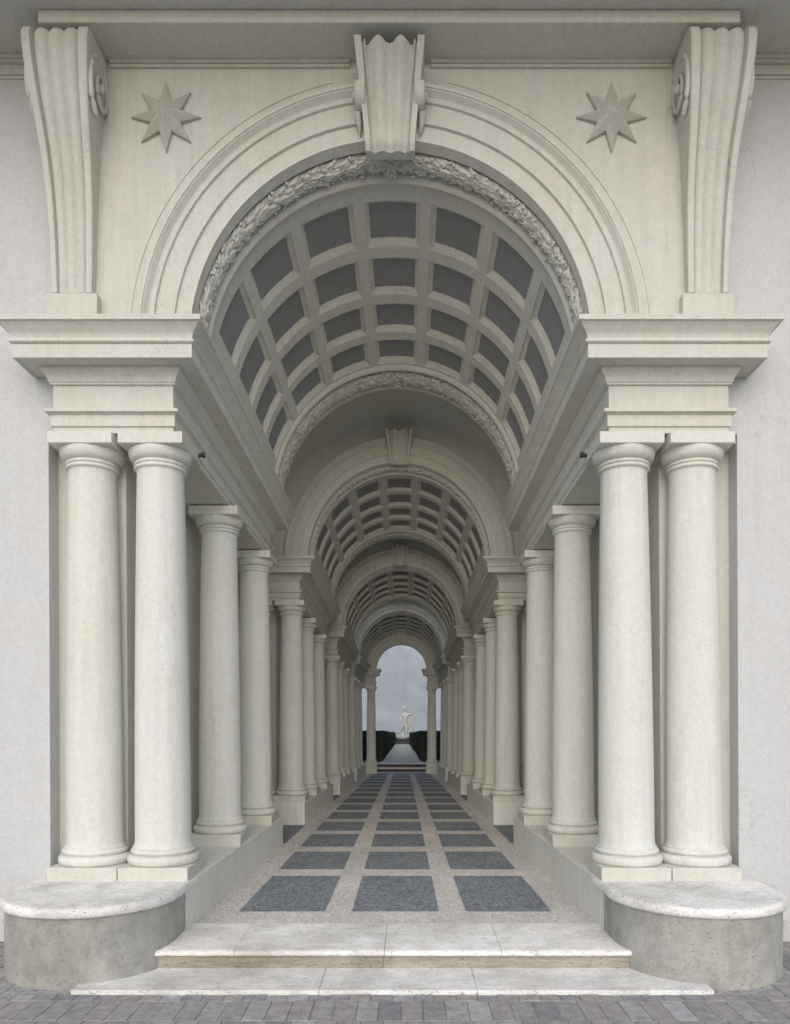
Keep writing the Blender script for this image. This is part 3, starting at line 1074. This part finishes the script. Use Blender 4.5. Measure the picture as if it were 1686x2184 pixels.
def bench(sx, label):
    cx, cy, r = sx * 2.085, -.225, .562
    t = thing('bench', label, 'bench', (cx, cy, 0), 'half-round stone benches')
    def outline(rad, back=.2):
        n_ = 40
        pts = [(cx + rad, back)]
        pts += [(cx + rad * math.cos(-math.pi * i / n_), cy + rad * math.sin(-math.pi * i / n_)) for i in range(n_ + 1)]
        pts += [(cx - rad, back)]
        return pts
    b = MB()
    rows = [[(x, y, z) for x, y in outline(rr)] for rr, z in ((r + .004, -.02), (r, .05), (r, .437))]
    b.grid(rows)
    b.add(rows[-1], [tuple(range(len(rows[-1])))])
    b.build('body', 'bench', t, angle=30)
    b = MB()
    pr = [(-.02, .437), (.012, .437), (.022, .442), (.027, .452), (.029, .468), (.027, .484), (.02, .495), (.008, .5015), (-.012, .503)]
    rows = []
    for q, z in pr:
        ol = outline(r + q, .245)
        rows.append([(x + rng.uniform(-.0015, .0015), y + rng.uniform(-.0015, .0015), z + rng.uniform(-.001, .001)) for x, y in ol])
    b.grid(rows)
    b.add(rows[-1], [tuple(range(len(rows[-1])))])
    b.add(rows[0], [tuple(range(len(rows[0])))])
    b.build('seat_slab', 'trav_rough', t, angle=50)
bench(-1, 'half-round stone bench with pale slab top in front of the left columns')
bench(1, 'half-round stone bench with pale slab top in front of the right columns')

g = MB()
g.add([(-40, -60, -.006), (40, -60, -.006), (40, 30, -.006), (-40, 30, -.006)], [(0, 1, 2, 3)])
structure(g.build('ground', 'mortar'))
pv = MB()
tones = []
def brick(x0, x1, y0, y1):
    dz = rng.uniform(-.002, .002)
    z = .0 + dz
    e = .0035
    vs = [(x0 + e, y0 + e, z), (x1 - e, y0 + e, z + rng.uniform(-.002, .002)), (x1 - e, y1 - e, z + rng.uniform(-.002, .002)), (x0 + e, y1 - e, z)]
    lo = [(x0, y0, -.019), (x1, y0, -.019), (x1, y1, -.019), (x0, y1, -.019)]
    lo = [(x0 + .001, y0 + .001, z - .008), (x1 - .001, y0 + .001, z - .008), (x1 - .001, y1 - .001, z - .008), (x0 + .001, y1 - .001, z - .008)]
    pv.add(vs + lo, [(0, 1, 2, 3), (4, 5, 1, 0), (5, 6, 2, 1), (6, 7, 3, 2), (7, 4, 0, 3)])
    tones.extend([min(1, max(0, rng.gauss(.5, .26)))] * 8)
x = -4.2
while x < 4.2:                      # header course along the slab
    wd = rng.uniform(.12, .135)
    if x < 2.4 and x > -2.6:
        brick(x, x + wd, -.985, -.88)
    x += wd
y = -.987
row = 0
while y > -2.6:
    ln = .295
    x = -4.2 + (row % 2) * .065 + rng.uniform(-.01, .01)
    while x < 4.2:
        wd = rng.uniform(.122, .136)
        brick(x, x + wd, y - ln, y)
        x += wd
    y -= ln + .002
    row += 1
for sx in (-1, 1):                  # strips beside the benches
    y = -.985
    while y < .24:
        x = 2.05 if True else 0
        xx = 2.4
        while xx < 4.2:
            wd = rng.uniform(.122, .136)
            x0, x1 = sorted((sx * xx, sx * (xx + wd)))
            brick(x0, x1, y + .002, min(y + .295, .245))
            xx += wd
        y += .297
me_o = pv.build('courtyard_paving', 'brick', smooth=False, recalc=False)
structure(me_o)
at = me_o.data.attributes.new('tone', 'FLOAT', 'POINT')
at.data.foreach_set('value', tones[:len(me_o.data.vertices)])

# ------------------------------------------------------------------ garden behind the exit arch
gs = thing('garden_steps', 'two dark-fronted stone steps leading up into the garden', 'steps', (0, 9.2, .72))
for (ya, yb_, za, zb_) in ((9.13, 9.40, .70, .803), (9.39, 9.62, .70, .884)):
    b = MB(); b.box(-.95, .95, ya + .012, yb_, za, zb_ - .022); b.build('riser', 'step_dark', gs)
    b = MB(); b.box(-.95, .95, ya, yb_ + .01, zb_ - .021, zb_); b.build('tread', 'trav', gs, bevel=.004)
gz = lambda y: .884 + (y - 9.6) * .0905
g = MB()
g.add([(-12, 9.61, gz(9.61) - .004), (12, 9.61, gz(9.61) - .004), (12, 13.1, gz(13.1)), (-12, 13.1, gz(13.1)), (12, 19.4, 1.21), (-12, 19.4, 1.21)], [(0, 1, 2, 3), (3, 2, 4, 5)])
g.add([(-7, 9.0, .70), (7, 9.0, .70), (7, 9.605, .70), (-7, 9.605, .70)], [(0, 1, 2, 3)])
structure(g.build('garden_ground', 'earth'))
g = MB()
g.add([(-.44, 9.615, gz(9.615) + .002), (.44, 9.615, gz(9.615) + .002), (.19, 12.9, gz(12.9) + .004), (-.19, 12.9, gz(12.9) + .004)], [(0, 1, 2, 3)])
structure(g.build('garden_path', 'gravel'))
gw = thing('garden_wall', 'tall blue-grey plastered wall closing the garden behind the statue', 'wall', (0, 19, 1.2))
b = MB(); b.box(-12, 12, 19.0, 19.3, .8, 4.75); b.build('plaster', 'garden_wall', gw)

def hedge(sx, label):
    t = thing('hedge', label, 'hedge', (sx * .8, 10, gz(10)), 'clipped hedges beside the path')
    r = random.Random(5 + sx)
    def edge(y):
        return .40 - (y - 9.8) * .062
    # two clipped blocks, a nearer and a farther one
    core_, lv = MB(), MB()
    for y0, y1, h0, h1, dx in ((9.8, 11.35, 1.50, 1.47, 0), (11.45, 12.95, 1.455, 1.435, -.02)):
        xs0, xs1 = edge(y0) + dx, edge(y1) + dx
        P = [(sx * xs0, y0), (sx * xs1, y1), (sx * 2.2, y1), (sx * 2.2, y0)]
        core_.add([(x, y, gz(y) - .02) for x, y in P] + [(x, y, (h0 if y == y0 else h1) - .02) for x, y in P],
                  [(0, 1, 2, 3), (4, 5, 6, 7), (0, 1, 5, 4), (1, 2, 6, 5), (2, 3, 7, 6), (3, 0, 4, 7)])
        def put(p, nrm, k=1.0):
            a = Vector((r.gauss(0, 1), r.gauss(0, 1), r.gauss(0, 1))) * .55 + Vector(nrm)
            a.normalize()
            e1 = a.cross(Vector((r.gauss(0, 1), r.gauss(0, 1), r.gauss(0, 1)))).normalized()
            e2 = a.cross(e1)
            sz = r.uniform(.012, .024) * k
            c = Vector(p) + Vector(nrm) * r.uniform(-.012, .022)
            lv.add([tuple(c - e1 * sz), tuple(c + e2 * sz * .5), tuple(c + e1 * sz), tuple(c - e2 * sz * .5)], [(0, 1, 2, 3)])
        for _ in range(4200):               # front, path side, top
            u, q = r.random(), r.random()
            x = xs0 + (2.2 - xs0) * u ** 1.6
            put((sx * x, y0, gz(y0) + q * (h0 - gz(y0))), (0, -1, 0))
            y = y0 + (y1 - y0) * u
            hh = h0 + (h1 - h0) * u
            put((sx * (xs0 + (xs1 - xs0) * u), y, gz(y) + q * (hh - gz(y))), (-sx, 0, 0))
            xx = xs0 + (xs1 - xs0) * u
            put((sx * (xx + (2.2 - xx) * q ** 1.6), y, hh), (0, 0, 1))
    cr = core_.build('branches', 'twig', t)
    lv.build('foliage', 'leaf', t, smooth=False, recalc=False)
hedge(-1, 'dark clipped hedge on the left of the garden path')
hedge(1, 'dark clipped hedge on the right of the garden path')

pd = thing('pedestal', 'low dark stone pedestal under the white statue', 'pedestal', (0, 12.9, gz(12.9)))
b = MB(); b.box(-.19, .19, 12.72, 13.08, 1.10, 1.268); b.build('block', 'pedestal', pd, bevel=.006)
b = MB(); b.box(-.2, .2, 12.71, 13.09, 1.27, 1.302); b.build('cap', 'pedestal', pd, bevel=.006)

# ------------------------------------------------------------------ statue of a helmeted striding man
K = .00190
SX, SY, SZ = .008, 12.9, 1.345
def sp(px, py, dy=0.0):
    return ((px - 866) * K + SX, SY + dy * K, SZ + (1345 - py) * K)
stt = thing('statue', 'white marble statue of a striding helmeted man raising one arm', 'statue', (SX, SY, 1.302))
def skin(name, joints, bones, mat, parent, root=0, level=2):
    me = bpy.data.meshes.new(name)
    off = Vector((0, 0, 0)); o = parent
    while o is not None:
        off += o.location; o = o.parent
    me.from_pydata([tuple(Vector(p) - off) for p, r in joints], bones, [])
    me.materials.append(M[mat])
    ob = bpy.data.objects.new(name, me)
    C.objects.link(ob)
    ob.parent = parent
    mo = ob.modifiers.new('skin', 'SKIN')
    mo.use_smooth_shade = True
    lay = me.skin_vertices[0].data if me.skin_vertices else None
    if lay is None:
        bm = bmesh.new(); bm.from_mesh(me); bm.verts.layers.skin.verify(); bm.to_mesh(me); bm.free()
        lay = me.skin_vertices[0].data
    for i, (p, r) in enumerate(joints):
        rr = r if isinstance(r, tuple) else (r, r)
        rr = (rr[0] * 1.06, rr[1] * 1.06)
        lay[i].radius = (rr[0] * K, rr[1] * K)
        lay[i].use_root = (i == root)
    sub = ob.modifiers.new('subdivision', 'SUBSURF')
    sub.levels = level
    sub.render_levels = level
    return ob
J = [
    (sp(888, 1182), 30),            # 0 pelvis
    (sp(893, 1150), 27),            # 1 waist
    (sp(894, 1110), 33),            # 2 ribs
    (sp(892, 1072), 36),            # 3 chest
    (sp(890, 1046), 20),            # 4 neck base
    (sp(891, 1028), 13),            # 5 neck
    (sp(890, 1004, -4), 20),        # 6 head low
    (sp(887, 980, -2), 21),         # 7 head top
    (sp(860, 1058), 17),            # 8 shoulder a
    (sp(832, 1096, 4), 12),         # 9 elbow a
    (sp(846, 1128, -14), 8.5),      # 10 wrist a
    (sp(864, 1140, -22), 9),        # 11 hand a
    (sp(926, 1056), 17),            # 12 shoulder b
    (sp(980, 1048, -10), 12),       # 13 elbow b
    (sp(1012, 1014, -16), 8.5),     # 14 wrist b
    (sp(1028, 996, -18), 9),        # 15 hand b
    (sp(872, 1196, 2), 25),         # 16 hip a
    (sp(846, 1256, 14), 17),        # 17 knee a
    (sp(822, 1286, 30), 15),        # 18 calf a
    (sp(792, 1318, 44), 8),         # 19 ankle a
    (sp(786, 1337, 30), 8),         # 20 foot a
    (sp(904, 1200, -4), 25),        # 21 hip b
    (sp(914, 1262, -18), 17),       # 22 knee b
    (sp(913, 1292, -12), 15),       # 23 calf b
    (sp(907, 1328, -6), 9),         # 24 ankle b
    (sp(918, 1339, -26), 8),        # 25 foot b
]
B = [(0, 1), (1, 2), (2, 3), (3, 4), (4, 5), (5, 6), (6, 7), (3, 8), (8, 9), (9, 10), (10, 11), (3, 12), (12, 13), (13, 14), (14, 15),
     (0, 16), (16, 17), (17, 18), (18, 19), (19, 20), (0, 21), (21, 22), (22, 23), (23, 24), (24, 25)]
# short fingers on both hands
for h, dirs in ((11, [(8, 5, -6), (10, 1, -6), (9, -3, -5), (7, -7, -3), (0, -9, -8)]), (15, [(4, -14, -4), (9, -12, -4), (13, -9, -3), (15, -4, -2), (-7, -9, -8)])):
    px = {11: (864, 1140, -22), 15: (1028, 996, -18)}[h]
    for dx, dy, dd in dirs:
        J.append((sp(px[0] + dx, px[1] + dy, px[2] + dd), 2.6))
        B.append((h, len(J) - 1))
skin('body', J, B, 'marble', stt)
hm = MB()
hc = sp(886, 980, 0)
hm.ball(hc, 24 * K, 16, 10, (1.0, 1.15, 1.0))
pts = [sp(886 + 26 * math.cos(a), 980 - 30 * math.sin(a) - 2, 0) for a in [R_(20 + 8.5 * i) for i in range(20)]]
hm.tube(pts, [4 * K + 3 * K * math.sin(math.pi * i / 19) for i in range(20)], 8)
hb = hm.build('helmet', 'marble', stt, angle=70)
nm = MB()
nm.ball(sp(899, 1001, -21), 4.2 * K, 8, 6, (.8, 1.2, 1.5))
nm.build('nose', 'marble', stt)
dr = MB()
for k in range(7):                  # hanging cloak in folds, from the shoulder to the base
    x0 = 936 + k * 5
    dr.tube([sp(x0 - 4, 1064 + k * 2, 6 + (k % 2) * 7), sp(x0 + 4, 1110, 2 + (k % 2) * 9), sp(x0 + 8 - k * 1.5, 1170, 8 + (k % 2) * 8), sp(x0 - 2 - k * 2, 1230, 12 + (k % 2) * 8), sp(x0 - 12 - k * 2, 1262 + k * 3, 14)],
            [5 * K, 8 * K, 8 * K, 6 * K, 2 * K], 8)
dr.build('cloak', 'marble', stt, angle=70)
tk = MB()
tk.tube([sp(874, 1345, 24), sp(876, 1300, 26), sp(884, 1250, 26), sp(890, 1215, 22)], [26 * K, 20 * K, 18 * K, 14 * K], 12)
tk.build('tree_stump', 'marble', stt, angle=70)
bs = MB()
bs.lathe([(.155, 1.303), (.16, 1.31), (.16, 1.338), (.152, 1.345)], SX - .01, SY, 28)
bs.build('plinth', 'marble', stt, angle=40)
